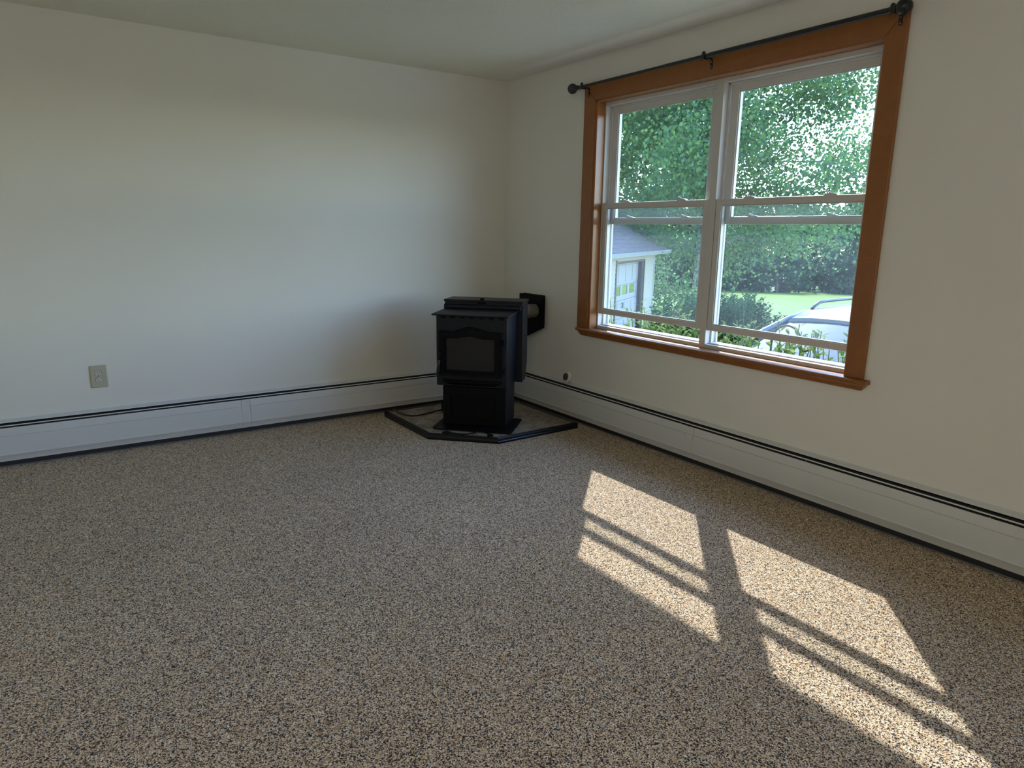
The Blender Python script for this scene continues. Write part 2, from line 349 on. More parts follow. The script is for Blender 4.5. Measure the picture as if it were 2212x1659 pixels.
# added ceiling lamp behind the camera, unseen warm fill for the room
cl = empty('fill_lamp', (-4.4, -5.3, H)); tag(cl, 'added unseen ceiling lamp giving warm fill light near the back wall', 'lamp')
MB().lathe([(.02, 0), (.15, .002), (.155, .02), (.15, .03), (.03, .032)], (0, 0, 0), (0, 0, -1), 32).build('base', 'screw', cl, smooth='auto')
MB().lathe(sphere_prof(.045, 10), (0, 0, -.11), (0, 0, -1), 20).build('bulb', 'bulb', cl, smooth='auto')
MB().tube([(0, 0, -.03), (0, 0, -.075)], .02, 16).build('socket', 'socket', cl)
bl = bpy.data.lights.new('fill_light', 'POINT'); bl.energy = 27; bl.color = (1.0, .83, .64); bl.shadow_soft_size = .06  # warm fill light of the added lamp
blo = bpy.data.objects.new('fill_light', bl); C.objects.link(blo); blo.location = (-4.4, -5.3, H-.24)

# ------------------------------------------------------------------ baseboard heaters
def heater(name, fn, s_end, joint, label):
    t = empty(name, fn(0, 0, 0)); tag(t, label, 'heater'); t.location = (0, 0, 0)
    def ext(poly, s0, s1, nm, mat, bev=0, smooth='auto'):
        return MB().prism(poly, lambda d, z: fn(s0, d, z), lambda d, z: fn(s1, d, z)).build(nm, mat, t, bevel=bev, smooth=smooth)
    s0 = .075
    ext([(0, .02), (.004, .02), (.004, .2555), (.022, .2515), (.028, .2485), (.0295, .2440), (.0275, .2440), (.026, .2470), (.0205, .2495), (0, .2596)], .0, s_end, 'back_panel', 'heater')
    ext([(.0045, .03), (.056, .03), (.058, .212), (.044, .2235), (.028, .2375), (.0045, .242)], s0, s_end, 'slot_shade_fill', 'slot', smooth=False)  # solid black filler standing in for the shade inside the slots
    ext([(.0455, .2335), (.0500, .2290), (.0508, .2297), (.0463, .2342)], s0, s_end, 'damper_blade', 'heater', smooth=False)
    for (a, b) in ((s0, joint-.0008), (joint+.0008, s_end)):
        ext([(.058, .2205), (.0615, .2225), (.0645, .2205), (.0685, .1797), (.0650, .1792), (.0650, .1768), (.0685, .1763), (.0722, .0760), (.0775, .0728), (.0775, .0700), (.0745, .0665), (.0685, .0345), (.060, .0335), (.060, .2185)], a, b, 'front_cover', 'heater')
    ext([(.0625, .222), (.0661, .2205), (.0702, .1795), (.0690, .1782), (.0702, .1768), (.0737, .0760), (.0790, .0728), (.0790, .0700), (.0760, .0665), (.0705, .036), (.0690, .036), (.0690, .2190)], joint+.001, joint+.055, 'splice_plate', 'heater')
    ext([(0.001, .2606), (.0220, .2528), (.0290, .2495), (.0307, .2440), (.0290, .2440), (.001, .2585)], joint+.004, joint+.09, 'splice_cap', 'heater')
    ext([(.004, 0), (.058, 0), (.058, .036), (.004, .036)], s0, s_end, 'kick_strip', 'kick', smooth=False)
    ext([(.058, .002), (.0625, .002), (.0625, .0065), (.058, .0065)], s0, s_end, 'carpet_edge_strip', 'greyline', smooth=False)
    k = .35
    while k < -s_end if s_end < 0 else k < abs(s_end):
        sg = -1 if s_end < 0 else 1
        MB().box(0, .01, 0, .01, 0, .01)
        p = [fn(sg*k, .045, .212), fn(sg*k, .056, .224)]
        MB().tube(p, .0025, 6).build('damper_clip', 'screw', t); k += .82
    return t
heater('baseboard_heater', lambda s, d, z: (-abs(s), -d, z), 5.2, 2.06, 'long white baseboard heater under the wall outlet, left of the stove')
heater('baseboard_heater', lambda s, d, z: (-d, -abs(s), z), 6.6, 2.045, 'long white baseboard heater running under the window')

# ------------------------------------------------------------------ hearth pad
hp = empty('hearth_pad', (-.7, -.7, 0)); tag(hp, 'corner hearth pad of beige stone tiles with black edging under the stove', 'hearth')
def off(o): o.location = o.location - hp.location; return o
outer = [(-1.155, -.175), (-1.150, -.838), (-.818, -1.170), (-.148, -1.155), (-.148, -.175)]
inner = [(-1.128, -.200), (-1.124, -.828), (-.808, -1.143), (-.174, -1.129), (-.174, -.200)]
HT = .036
mb = MB(); mb.prism(inner, lambda a, b: (a, b, 0), lambda a, b: (a, b, HT-.004)); off(mb.build('grout_bed', 'grout', hp))
n = 5
for i in range(n):
    o0, o1, i0, i1 = outer[i], outer[(i+1) % n], inner[i], inner[(i+1) % n]
    lerp = lambda p, q, t: (p[0]+(q[0]-p[0])*t, p[1]+(q[1]-p[1])*t)
    prof = [(0, 0), (0, HT+.002), (1, HT+.002), (1, 0)] if i > 2 else [(0, 0), (0, .012), (.22, .017), (.30, .026), (.55, .030), (.72, HT+.002), (1, HT+.002), (1, 0)]
    mb = MB(); mb.prism(prof, lambda t, z: (*lerp(o0, i0, t), z), lambda t, z: (*lerp(o1, i1, t), z)); off(mb.build('edge_moulding', 'htrim', hp))
def clip(poly, cl):
    out = poly; m = len(cl)
    area = sum(cl[i][0]*cl[(i+1) % m][1]-cl[(i+1) % m][0]*cl[i][1] for i in range(m)); sg = 1 if area > 0 else -1
    for i in range(m):
        a, b = cl[i], cl[(i+1) % m]; inp = out; out = []
        side = lambda p: sg*((b[0]-a[0])*(p[1]-a[1])-(b[1]-a[1])*(p[0]-a[0]))
        for j in range(len(inp)):
            p, q = inp[j], inp[(j+1) % len(inp)]; sp_, sq = side(p), side(q)
            if sp_ >= 0: out.append(p)
            if (sp_ >= 0) != (sq >= 0):
                t = sp_/(sp_-sq); out.append((p[0]+(q[0]-p[0])*t, p[1]+(q[1]-p[1])*t))
        if not out: return []
    return out
ts = .185; g = .003; c45 = math.cos(PI/4)
for i in range(-5, 6):
    for j in range(-5, 6):
        cx, cy = i*ts, j*ts
        q = [(cx+g, cy+g), (cx+ts-g, cy+g), (cx+ts-g, cy+ts-g), (cx+g, cy+ts-g)]
        q = [(-.64+(a-b)*c45, -.62+(a+b)*c45) for a, b in q]
        p = clip(q, inner)
        if len(p) >= 3:
            ar = abs(sum(p[k][0]*p[(k+1) % len(p)][1]-p[(k+1) % len(p)][0]*p[k][1] for k in range(len(p))))/2
            if ar > 4e-4: off(MB().prism(p, lambda a, b: (a, b, .004), lambda a, b: (a, b, HT)).build('tile', 'tile', hp))

# ------------------------------------------------------------------ pellet stove
SA = math.radians(-46.5); XC = -.02
stv = empty('pellet_stove', (-.890, -.954, HT), SA); tag(stv, 'black freestanding pellet stove with arched glass door on the corner hearth', 'stove')
Z = lambda z: z-HT
def sb(x0, x1, y0, y1, z0, z1): return MB().box(x0, x1, y0, y1, Z(z0), Z(z1))
def rr(w0, w1, h0, h1, r, n=5):                        # rounded rectangle in 2D
    pts = []
    for (cx, cy, a0) in ((w1-r, h0+r, -PI/2), (w1-r, h1-r, 0), (w0+r, h1-r, PI/2), (w0+r, h0+r, PI)):
        for k in range(n+1): t = a0+PI/2*k/n; pts.append((cx+r*math.cos(t), cy+r*math.sin(t)))
    return pts
mb = MB(); mb.prism(rr(-.272, .268, .0, .375, .022), lambda a, b: (a, b, Z(HT+.004)), lambda a, b: (a, b, Z(HT+.012)))
mb.box(-.22, -.19, .02, .05, 0, .006); mb.box(.19, .22, .02, .05, 0, .006); mb.box(-.22, .22, .30, .33, 0, .006)
mb.build('base_plate', 'cast', stv, bevel=.003)
sb(-.228, .204, .125, .40, HT+.01, .325).build('pedestal', 'stove', stv, bevel=.006)
# firebox body with rounded lower corners
mb = MB(); mb.prism(rr(-.2625, .2125, .320, .789, .010, 3), lambda a, b: (a, .088, Z(b)), lambda a, b: (a, .47, Z(b)))
mb.build('firebox_body', 'stove', stv, bevel=.003)
# projecting curved ash lip under the door
lip = [(-.225, .09)]
for k in range(17): t = -1+2*k/16; lip.append((-.02+.205*t, .088-.045*math.sqrt(max(0, 1-t*t))))
lip.append((.185, .09))
MB().prism(lip, lambda a, b: (a, b, Z(.352)), lambda a, b: (a, b, Z(.364))).build('ash_lip', 'cast', stv, bevel=.002)
MB().prism([(a, .09-(.09-b)*.55) for a, b in lip], lambda a, b: (-.02+(a+.02)*.8, .09-(.09-b)*.3, Z(.330)), lambda a, b: (a, b, Z(.353))).build('lip_skirt', 'cast', stv, smooth='auto')
# sloping top plate with rounded front edge
tp = [(.047, .7905), (.044, .794), (.045, .798), (.050, .8005), (.43, .8075), (.43, .7985), (.052, .7895)]
MB().prism(tp, lambda y, z: (-.280, y, Z(z)), lambda y, z: (.230, y, Z(z))).build('top_plate', 'stove', stv, smooth='auto')
for k in range(7):
    x = -.215+k*.065
    MB().lathe([(.0165, 0), (.016, .0015), (.008, .0025), (.0, .003)], (x, .088, Z(.783)), (0, -1, 0), 16).build('scallop', 'cast', stv)
# hopper: rounded shoulder, box, lid
sh = [(.34, .804), (.335, .818), (.338, .829), (.348, .836), (.365, .839), (.50, .839), (.50, .804)]
MB().prism(sh, lambda y, z: (-.287, y, Z(z)), lambda y, z: (.247, y, Z(z))).build('hopper_shoulder', 'stove', stv, smooth='auto')
hs = [(.385, .855), (.56, .855), (.56, .415), (.50, .305), (.385, .305)]
MB().prism(hs, lambda y, z: (-.284, y, Z(z)), lambda y, z: (.258, y, Z(z))).build('hopper_body', 'stove', stv, bevel=.003)
lid = sb(-.291, .265, .345, .562, .853, .868).build('hopper_lid', 'stove', stv, bevel=.003)
sb(-.284, .258, .350, .40, .836, .855).build('hopper_front', 'stove', stv)
sb(-.034, -.006, .347, .362, .866, .882).build('lid_latch', 'cast', lid, bevel=.002)
sb(-.05, .01, .3465, .3505, .842, .858).build('latch_plate', 'cast', lid, bevel=.001)
for (y, z) in ((.47, .62), (.47, .50), (.43, .72)): MB().lathe([(.005, 0), (.005, .003), (.002, .004)], (.258, y, Z(z)), (1, 0, 0), 8).build('panel_screw', 'cast', stv)
# glass door
def arch(x, w, base, rise, hw):                        # ogee-shouldered arch
    t = abs(x)/hw
    if t >= 1: return base
    return base+rise*(.5+.5*math.cos(PI*min(1, t)))**.8
DX = -.029
def door_outline(hx, zb_, zt_, rise, hw, n=24):
    p = [(DX-hx, zb_), (DX+hx, zb_)]
    for k in range(n+1): x = hx-2*hx*k/n; p.append((DX+x, arch(x, hx, zt_, rise, hw)))
    return p
def ring(outer_, inner_, y0, y1):
    k = len(outer_); vs = [(a, y0, Z(b)) for a, b in outer_]+[(a, y0, Z(b)) for a, b in inner_]+[(a, y1, Z(b)) for a, b in outer_]+[(a, y1, Z(b)) for a, b in inner_]
    fs = []
    for i in range(k):
        j = (i+1) % k
        fs += [(i, j, k+j, k+i), (2*k+i, 3*k+i, 3*k+j, 2*k+j), (i, 2*k+i, 2*k+j, j), (k+i, k+j, 3*k+j, 3*k+i)]
    return MB().add(vs, fs)
# ash door: a frame with a sunken panel
ax0, ax1, az0, az1 = -.226, .202, HT+.016, .312
ad = ring([(ax0, az0), (ax1, az0), (ax1, az1), (ax0, az1)], [(-.172, .096), (.138, .096), (.138, .258), (-.172, .258)], .124, .108).build('ash_door', 'cast', stv, bevel=.003)
MB().box(-.175, .141, .117, .124, Z(.093), Z(.261)).build('sunken_panel', 'cast', ad)
MB().box(-.160, .126, .113, .119, Z(.108), Z(.246)).build('raised_field', 'cast', ad, bevel=.004)
MB().tube([(-.236, .118, Z(.13)), (-.236, .118, Z(.21))], .006, 8).build('side_latch', 'cast', ad)
o_1 = door_outline(.2105, .391, .689, .028, .135); o_2 = door_outline(.198, .403, .678, .028, .128); o_3 = door_outline(.176, .416, .656, .022, .112); i_1 = door_outline(.1635, .430, .6415, .0145, .098)
dr = ring(o_1, o_2, .088, .068).build('door_frame', 'cast', stv, smooth='auto')
ring(o_2, o_3, .088, .060).build('door_bead', 'cast', dr, smooth='auto'); ring(o_3, i_1, .088, .070).build('inner_rim', 'cast', dr, smooth='auto')
MB().prism(door_outline(.165, .428, .643, .015, .098), lambda a, b: (a, .080, Z(b)), lambda a, b: (a, .086, Z(b))).build('door_glass', 'sglass', dr)
for z in (.627, .442):
    hg = MB().tube([(.196, .072, Z(z-.017)), (.196, .072, Z(z+.017))], .0085, 10); hg.box(.178, .197, .066, .080, Z(z-.010), Z(z+.010)); hg.box(.196, .2125, .074, .09, Z(z-.010), Z(z+.010))
    hg.build('hinge', 'cast', dr, fix=False)
hd = MB().lathe([(.0, -.004), (.012, -.004), (.014, .004), (.012, .020), (.007, .026)], (-.222, .066, Z(.545)), (0, -1, 0), 14)
hd.tube([(-.222, .046, Z(.545)), (-.226, .040, Z(.515)), (-.229, .038, Z(.502))], .006, 8)
hn = hd.build('door_handle', 'cast', dr, smooth='auto', fix=False)
MB().lathe([(.004, 0), (.011, .002), (.0125, .012), (.010, .016), (.0115, .020), (.0115, .085), (.009, .092), (.0, .093)], (-.2285, .038, Z(.503)), (-.10, 0, -1), 14).build('handle_grip', 'sglass', hn, smooth='auto')

# flue: elbow behind the stove, pipe to the wall, black wall plate
fp = empty('flue_pipe', (0, 0, 0)); tag(fp, 'short grey metal flue pipe from the stove back to the wall plate', 'pipe')
MB().tube([(-.47, -.585, .742), (-.40, -.525, .742), (-.36, -.492, .742), (-.31, -.475, .742), (-.25, -.472, .742), (-.034, -.472, .742)], .051, 24).build('pipe', 'galv', fp, smooth='auto')
for x in (-.10, -.22): MB().lathe([(.051, -.008), (.0545, -.005), (.0545, .005), (.051, .008)], (x, -.472, .742), (1, 0, 0), 24).build('seam_ring', 'galv', fp, smooth='auto')
vp = empty('vent_wall_plate', (0, -.42, .70)); tag(vp, 'square black wall plate around the stove flue', 'vent plate')
def voff(o): o.location = o.location-vp.location; return o
voff(MB().box(-.001, -.02, -.292, -.556, .64, .862).build('backing_box', 'cast', vp, bevel=.002))
voff(MB().prism([(-.262, .858), (-.578, .858), (-.578, .622), (-.375, .537), (-.262, .537)], lambda a, b: (-.020, a, b), lambda a, b: (-.033, a, b)).build('face_plate', 'cast', vp, bevel=.003))
for y, z in ((-.30, .82), (-.545, .82), (-.545, .655), (-.30, .585)): voff(MB().lathe([(.006, 0), (.005, .003), (.001, .004)], (-.033, y, z), (-1, 0, 0), 10).build('plate_screw', 'hole', vp))

# power cord and a fire scraper on the hearth
pts = [(-.62, -.34, .042), (-.72, -.352, .042), (-.80, -.365, .042), (-.87, -.380, .042), (-.95, -.405, .042), (-1.02, -.412, .042), (-1.065, -.372, .042), (-1.085, -.30, .042), (-1.085, -.235, .0445), (-1.08, -.19, .046), (-1.075, -.150, .035), (-1.07, -.105, .012)]
def smooth_path(p, k=5):
    p = [Vector(a) for a in p]; out = []
    for i in range(len(p)-1):
        a, b, c, d = p[max(i-1, 0)], p[i], p[i+1], p[min(i+2, len(p)-1)]
        for j in range(k):
            t = j/k; out.append(.5*((2*b)+(-a+c)*t+(2*a-5*b+4*c-d)*t*t+(-a+3*b-3*c+d)*t**3))
    return out+[p[-1]]
tag(MB().tube(smooth_path(pts), .0052, 8).build('power_cord', 'rod', smooth=True), 'black power cord curving over the hearth tiles to the stove', 'cord')
sc_ = empty('fire_scraper', (-.86, -1.02, HT)); tag(sc_, 'thin black bent scraper tool lying in front of the stove base', 'scraper')
def soff(o): o.location = o.location-sc_.location; return o
soff(MB().tube(smooth_path([(-1.035, -.893, .042), (-.99, -.955, .042), (-.955, -.992, .043), (-.90, -1.0, .0445), (-.838, -.985, .046), (-.830, -1.04, .044), (-.826, -1.085, .042)], 4), .0045, 8).build('rod', 'cast', sc_, smooth=True))
soff(MB().add([(-.848, -1.083, .0365), (-.812, -1.080, .0365), (-.812, -1.108, .0365), (-.848, -1.113, .0365), (-.848, -1.083, .046), (-.812, -1.080, .046), (-.812, -1.108, .040), (-.848, -1.113, .040)], [(0, 1, 2, 3), (4, 7, 6, 5), (0, 4, 5, 1), (1, 5, 6, 2), (2, 6, 7, 3), (3, 7, 4, 0)]).build('blade', 'cast', sc_))
soff(MB().add([(-1.062, -.872, .0365), (-1.03, -.868, .0365), (-1.015, -.905, .0365), (-1.045, -.912, .0365), (-1.062, -.872, .044), (-1.03, -.868, .048), (-1.015, -.905, .046), (-1.045, -.912, .042)], [(0, 1, 2, 3), (4, 7, 6, 5), (0, 4, 5, 1), (1, 5, 6, 2), (2, 6, 7, 3), (3, 7, 4, 0)]).build('hook_end', 'cast', sc_))

# ------------------------------------------------------------------ curtain rod
cr = empty('curtain_rod', (-.075, -1.96, 2.253)); tag(cr, 'black telescoping curtain rod with ball ends above the window', 'curtain rod')
def coff(o): o.location = o.location-cr.location; return o
RX, RZ = -.075, 2.2515
coff(MB().tube([(RX, -.93, RZ), (RX, -2.04, RZ)], .0085, 16).build('inner_tube', 'rod', cr, smooth='auto'))
coff(MB().tube([(RX, -2.03, RZ), (RX, -2.985, RZ)], .0115, 16).build('outer_tube', 'rod', cr, smooth='auto'))
coff(MB().tube([(RX, -1.70, RZ), (RX, -2.032, RZ)], .0098, 16).build('middle_sleeve', 'rod', cr, smooth='auto'))
for y, s in ((-.892, 1), (-3.027, -1)):
    prof = [(r, h) for r, h in sphere_prof(.033, 16)]
    fi = MB().lathe(prof, (RX, y, RZ), (0, 1, 0), 28)
    fi.lathe([(.010, .026), (.017, .030), (.0185, .034), (.015, .038), (.0165, .042), (.0165, .048), (.012, .054), (.012, .066)], (RX, y, RZ), (0, -s, 0), 20)
    coff(fi.build('finial', 'rod', cr, smooth='auto'))
for y in (-.996, -1.996, -2.99):
    b = MB(); b.box(-.0182, -.0215, y-.0075, y+.0075, 2.196, 2.243)
    b.tube([(-.020, y, 2.242), (-.030, y, 2.2475), (-.060, y, 2.2405), (RX, y, 2.2365)], .0042, 8)
    b.box(RX-.014, RX+.014, y-.006, y+.006, 2.2345, 2.2395)
    b.box(RX-.0155, RX-.0125, y-.006, y+.006, 2.2345, 2.268); b.box(RX+.0125, RX+.0155, y-.006, y+.006, 2.2345, 2.258)
    br = coff(b.build('bracket', 'rod', cr, bevel=.001, fix=False))
    for z in (2.205, 2.230): MB().lathe([(.0035, 0), (.003, .0015), (.0, .002)], (-.0215, y, z), (-1, 0, 0), 10).build('bracket_screw', 'screw', br)
    MB().tube([(RX-.012, y+.012, 2.236), (RX-.012, y+.012, 2.228)], .003, 8).build('set_screw', 'rod', br)
    MB().prism([(-.012, 0), (.010, 0), (.006, .012), (-.002, .017), (-.010, .012)], lambda p, q: (RX-.004, y+.012+p, RZ+.009+q), lambda p, q: (RX+.004, y+.012+p, RZ+.009+q)).build('clamp_tab', 'rod', br)

# ------------------------------------------------------------------ wall outlet, air freshener
ou = empty('wall_outlet', (-2.892, 0, .4545)); tag(ou, 'ivory plate with two power sockets on the wall', 'outlet')
pl = MB(); q0 = rr(-.0445, .0445, -.067, .067, .003, 3); q1 = rr(-.0395, .0395, -.062, .062, .003, 3); k = len(q0)
pl.add([(a, -.0005, b) for a, b in q0]+[(a, -.0035, b) for a, b in q0]+[(a, -.007, b) for a, b in q1], [(i, (i+1) % k, k+(i+1) % k, k+i) for i in range(k)]+[(k+i, k+(i+1) % k, 2*k+(i+1) % k, 2*k+i) for i in range(k)]+[tuple(range(2*k, 3*k)), tuple(range(k-1, -1, -1))])
pl.build('cover_plate', 'ivory', ou)
for zc in (.0195, -.0195):
    pr = []
    for i in range(28):
        t = 2*PI*i/28; pr.append((.0170*math.cos(t), max(-.0135, min(.0135, .0170*math.sin(t)))))
    MB().prism([(a*1.08, b*1.08) for a, b in pr], lambda a, b: (a, -.0068, zc+b), lambda a, b: (a, -.0073, zc+b)).build('socket_rim', 'hole', ou)
    so = MB().prism(pr, lambda a, b: (a, -.0070, zc+b), lambda a, b: (a, -.0085, zc+b)).build('socket', 'socket', ou)
    MB().box(-.0078, -.0052, -.0084, -.0088, zc-.001, zc+.008).build('slot', 'hole', so); MB().box(.0052, .0078, -.0084, -.0088, zc, zc+.007).build('slot', 'hole', so)
    MB().lathe([(.0026, 0), (.0026, .0004)], (0, -.0084, zc-.0065), (0, -1, 0), 12).build('ground_hole', 'hole', so)
MB().lathe([(.0032, 0), (.0028, .0012), (.0, .0016)], (0, -.0068, 0), (0, -1, 0), 12).build('plate_screw', 'screw', ou)
af = empty('air_freshener', (-.022, -.852, .2535)); af.rotation_euler = (0, math.radians(13), 0); tag(af, 'small round white air freshener with purple centre on the baseboard heater', 'air freshener')
MB().lathe([(.030, 0), (.040, .003), (.0425, .010), (.0415, .018), (.037, .023), (.031, .024), (.029, .021)], (.012, 0, .041), (-1, 0, 0), 36).build('housing', 'freshw', af, smooth='auto')
MB().lathe([(.0285, 0), (.0285, .0025), (.0265, .003)], (-.0095, 0, .041), (-1, 0, 0), 32).build('rim_groove', 'greyline', af)
MB().lathe([(.0235, 0), (.0225, .004), (.014, .0055), (.0, .006)], (-.0115, 0, .041), (-1, 0, 0), 32).build('gel_centre', 'purple', af, smooth='auto')
MB().box(-.014, .012, -.02, .02, 0, .006).build('foot', 'freshw', af, bevel=.001)

# ================================================================== outdoors
def ground_z(x, y):
    u = .6*x+.8*y
    if u < 1: return -.72
    return -.72-.06*(u-1) if u < 95 else -.72-.06*94
gv = []; gf = []
gx = [.2, .8, 1.5, 2.5, 4, 6, 9, 13, 18, 25, 35, 48, 62, 78, 95, 120, 160, 220]; gy = [-200, -120, -70, -40, -25, -15, -10, -6, -3, 0, 3, 6, 10, 15, 22, 30, 40, 52, 66, 82, 100, 130, 170, 220]
for x in gx:
    for y in gy: gv.append((x, y, ground_z(x, y)))
for i in range(len(gx)-1):
    for j in range(len(gy)-1): a = i*len(gy)+j; gf.append((a, a+len(gy), a+len(gy)+1, a+1))
gr = MB().add(gv, gf).build('ground', 'grass', smooth=True, fix=False); struct(gr, 'bright green mown field sloping away from the house', 'ground')
gb = MB().add([(-60, -60, -.74), (.25, -60, -.74), (.25, 80, -.74), (-60, 80, -.74)], [(0, 1, 2, 3)]).build('yard', 'grass', fix=False); struct(gb, 'green lawn around the house', 'ground')
dv = []; df = []; dxs = [.16, .8, 1.6, 3, 4.5, 6.2, 7.2]; dys = [-14, -10, -7, -5, -3.5, -2, -.8, -.3]
for x in dxs:
    for y in dys: dv.append((x, y, ground_z(x, y)+.015))
for i in range(len(dxs)-1):
    for j in range(len(dys)-1): a = i*len(dys)+j; df.append((a, a+len(dys), a+len(dys)+1, a+1))
struct(MB().add(dv, df).build('driveway', 'gravel', smooth=True, fix=False), 'pale gravel driveway under the parked car', 'driveway')
struct(MB().add([(.16, -3.5, -.695), (.16, -.3, -.695), (.84, -.3, -.695), (.84, -3.5, -.695), (.16, -3.5, -.73), (.16, -.3, -.73), (.84, -.3, -.73), (.84, -3.5, -.73)], [(0, 3, 2, 1), (4, 5, 6, 7), (0, 1, 5, 4), (1, 2, 6, 5), (2, 3, 7, 6), (3, 0, 4, 7)]).build('garden_bed', 'soil'), 'dark mulched garden bed along the house wall', 'garden bed')
# roof overhang of the house above the window
rv = MB().box(.0, .74, -7.4, 1.2, 2.56, 2.60); rv.box(.72, .75, -7.4, 1.2, 2.52, 2.72); rv.box(-6, .74, -7.4, 1.2, 2.64, 2.70)
struct(rv.build('roof_overhang', 'soffit', fix=False), 'roof overhang of the house above the window', 'roof')

# ---- garage
ga = empty('garage', (8.52, 8.29, -1.55), math.radians(30)); tag(ga, 'cream-sided garage with brown-trimmed white door and grey shingle roof', 'garage')
# local: x along the door wall (away), y inward (away from the door side), z up from its floor
D0, D1, DT = 1.20, 3.98, 2.06; GL, GR, GD, GHt = -1.9, 5.22, 6.2, 2.36
mb = MB(); mb.box(GL, D0, 0, .12, 0, GHt).box(D1, GR, 0, .12, 0, GHt).box(D0, D1, 0, .12, DT, GHt).box(GL, GL+.12, .12, GD, 0, GHt).box(GR-.12, GR, .12, GD, 0, GHt).box(GL, GR, GD-.12, GD, 0, GHt)
ridge = GHt+.65*GD/2
for x in (GL, GR-.12): mb.prism([(0, GHt), (GD, GHt), (GD/2, ridge-.08)], lambda a, b: (x, a, b), lambda a, b: (x+.12, a, b))
mb.box(D0, D1, .34, .36, 0, DT)
mb.build('wall', 'siding', ga, fix=False)
z = .02
while z < GHt-.02:
    for (a, b) in ((GL, D0-.10), (D1+.06, GR-.07)) if z < DT+.02 else ((GL, GR-.07),):
        MB().prism([(-.018, z), (-.004, z+.125), (0, z+.125), (0, z)], lambda p, q: (a, p, q), lambda p, q: (b, p, q)).build('clapboard', 'siding', ga)
    z += .12
MB().box(GR-.075, GR+.02, -.028, .06, 0, GHt).build('corner_board', 'gdoor', ga)
MB().box(D0-.1, D0, -.03, .20, 0, DT+.1).build('door_trim', 'brown', ga); MB().box(D1, D1+.06, -.03, .20, 0, DT+.06).build('door_trim', 'brown', ga); MB().box(D0, D1, -.03, .20, DT, DT+.06).build('door_trim', 'brown', ga)
secs = [(0, .50), (.50, 1.005), (1.005, 1.44), (1.44, DT)]
for si, (z0, z1) in enumerate(secs):
    s = MB()
    wx = [(D1-.35-.53-k*.70, D1-.35-k*.70) for k in range(4)] if si == 2 else []
    wx = sorted(wx)
    if wx:
        wz0, wz1 = 1.155, 1.415
        s.box(D0, D1, .17, .21, z0+.004, wz0).box(D0, D1, .17, .21, wz1, z1-.004)
        xs = [D0]+[v for p in wx for v in p]+[D1]
        for k in range(0, len(xs), 2): s.box(xs[k], xs[k+1], .17, .21, wz0, wz1)
    else: s.box(D0, D1, .17, .21, z0+.004, z1-.004)
    so = s.build('door_section', 'gdoor', ga, fix=False)
    for (a, b) in wx: MB().box(a, b, .197, .203, wz0, wz1).build('pane', 'gpane', so)
    if not wx:
        for k in range(4): a = D0+.06+k*.70; MB().box(a, a+.60, .158, .172, z0+.07, z1-.07).build('raised_panel', 'gdoor', so, bevel=.012)
MB().tube([(D1-1.6, .16, .80), (D1-1.6, .12, .80), (D1-1.6, .12, .93), (D1-1.6, .16, .93)], .014, 8).build('lift_handle', 'rod', ga)
# roof: front slope of overlapping shingle courses, plain rear slope
e0 = -.34; ez = GHt+.03; sl = .65; rl = GL-.4; rre = GR+.36
nrm = math.hypot(1, sl); cd = .155
RT = lambda y: ez+sl*(y-e0)
MB().prism([(e0, RT(e0)-.05), (GD/2, RT(GD/2)-.05), (GD-e0, RT(e0)-.05), (GD-e0, RT(e0)), (GD/2, RT(GD/2)), (e0, RT(e0))], lambda a, b: (rl, a, b), lambda a, b: (rre, a, b)).build('roof_deck', 'roof', ga)
y = e0; random.seed(4)
ci = 0
while y < GD/2-.05:
    x = rl-random.random()*.3
    cb = MB()
    while x < rre:
        w = .28+random.random()*.08; x0_, x1_ = max(x, rl), min(x+w-.008, rre)
        if x1_ > x0_:
            h = .010+random.random()*.006; y1 = y+cd+.03
            cb.add([(x0_, y-.01, RT(y-.01)), (x1_, y-.01, RT(y-.01)), (x1_, y1, RT(y1)), (x0_, y1, RT(y1)), (x0_, y-.01, RT(y-.01)+h+.006), (x1_, y-.01, RT(y-.01)+h+.006), (x1_, y1, RT(y1)+.004), (x0_, y1, RT(y1)+.004)], [(0, 1, 2, 3), (4, 7, 6, 5), (0, 4, 5, 1), (1, 5, 6, 2), (2, 6, 7, 3), (3, 7, 4, 0)])
        x += w
    cb.build('shingle_course', 'roof', ga, fix=False); y += cd
gu = MB(); gu.prism([(e0, ez-.02), (e0-.10, ez-.02), (e0-.11, ez-.03), (e0-.09, ez-.11), (e0, ez-.12), (e0, ez-.11), (e0-.083, ez-.10), (e0-.098, ez-.03), (e0, ez-.03)], lambda a, b: (rl, a, b), lambda a, b: (rre+.04, a, b)).build('gutter', 'gutter', ga)
k = rl+.3
while k < rre: MB().box(k, k+.02, e0-.115, e0, ez-.024, ez-.012).build('gutter_strap', 'gutter', ga); k += .75
MB().box(rl, rre, e0, .0, GHt-.10, GHt-.08).build('soffit_board', 'soffit', ga)
for x in (rl, rre-.03):
    MB().prism([(e0, RT(e0)-.14), (GD/2, RT(GD/2)-.14), (GD/2, RT(GD/2)-.0), (e0, RT(e0))], lambda a, b: (x, a, b), lambda a, b: (x+.03, a, b)).build('rake_board', 'gdoor', ga)

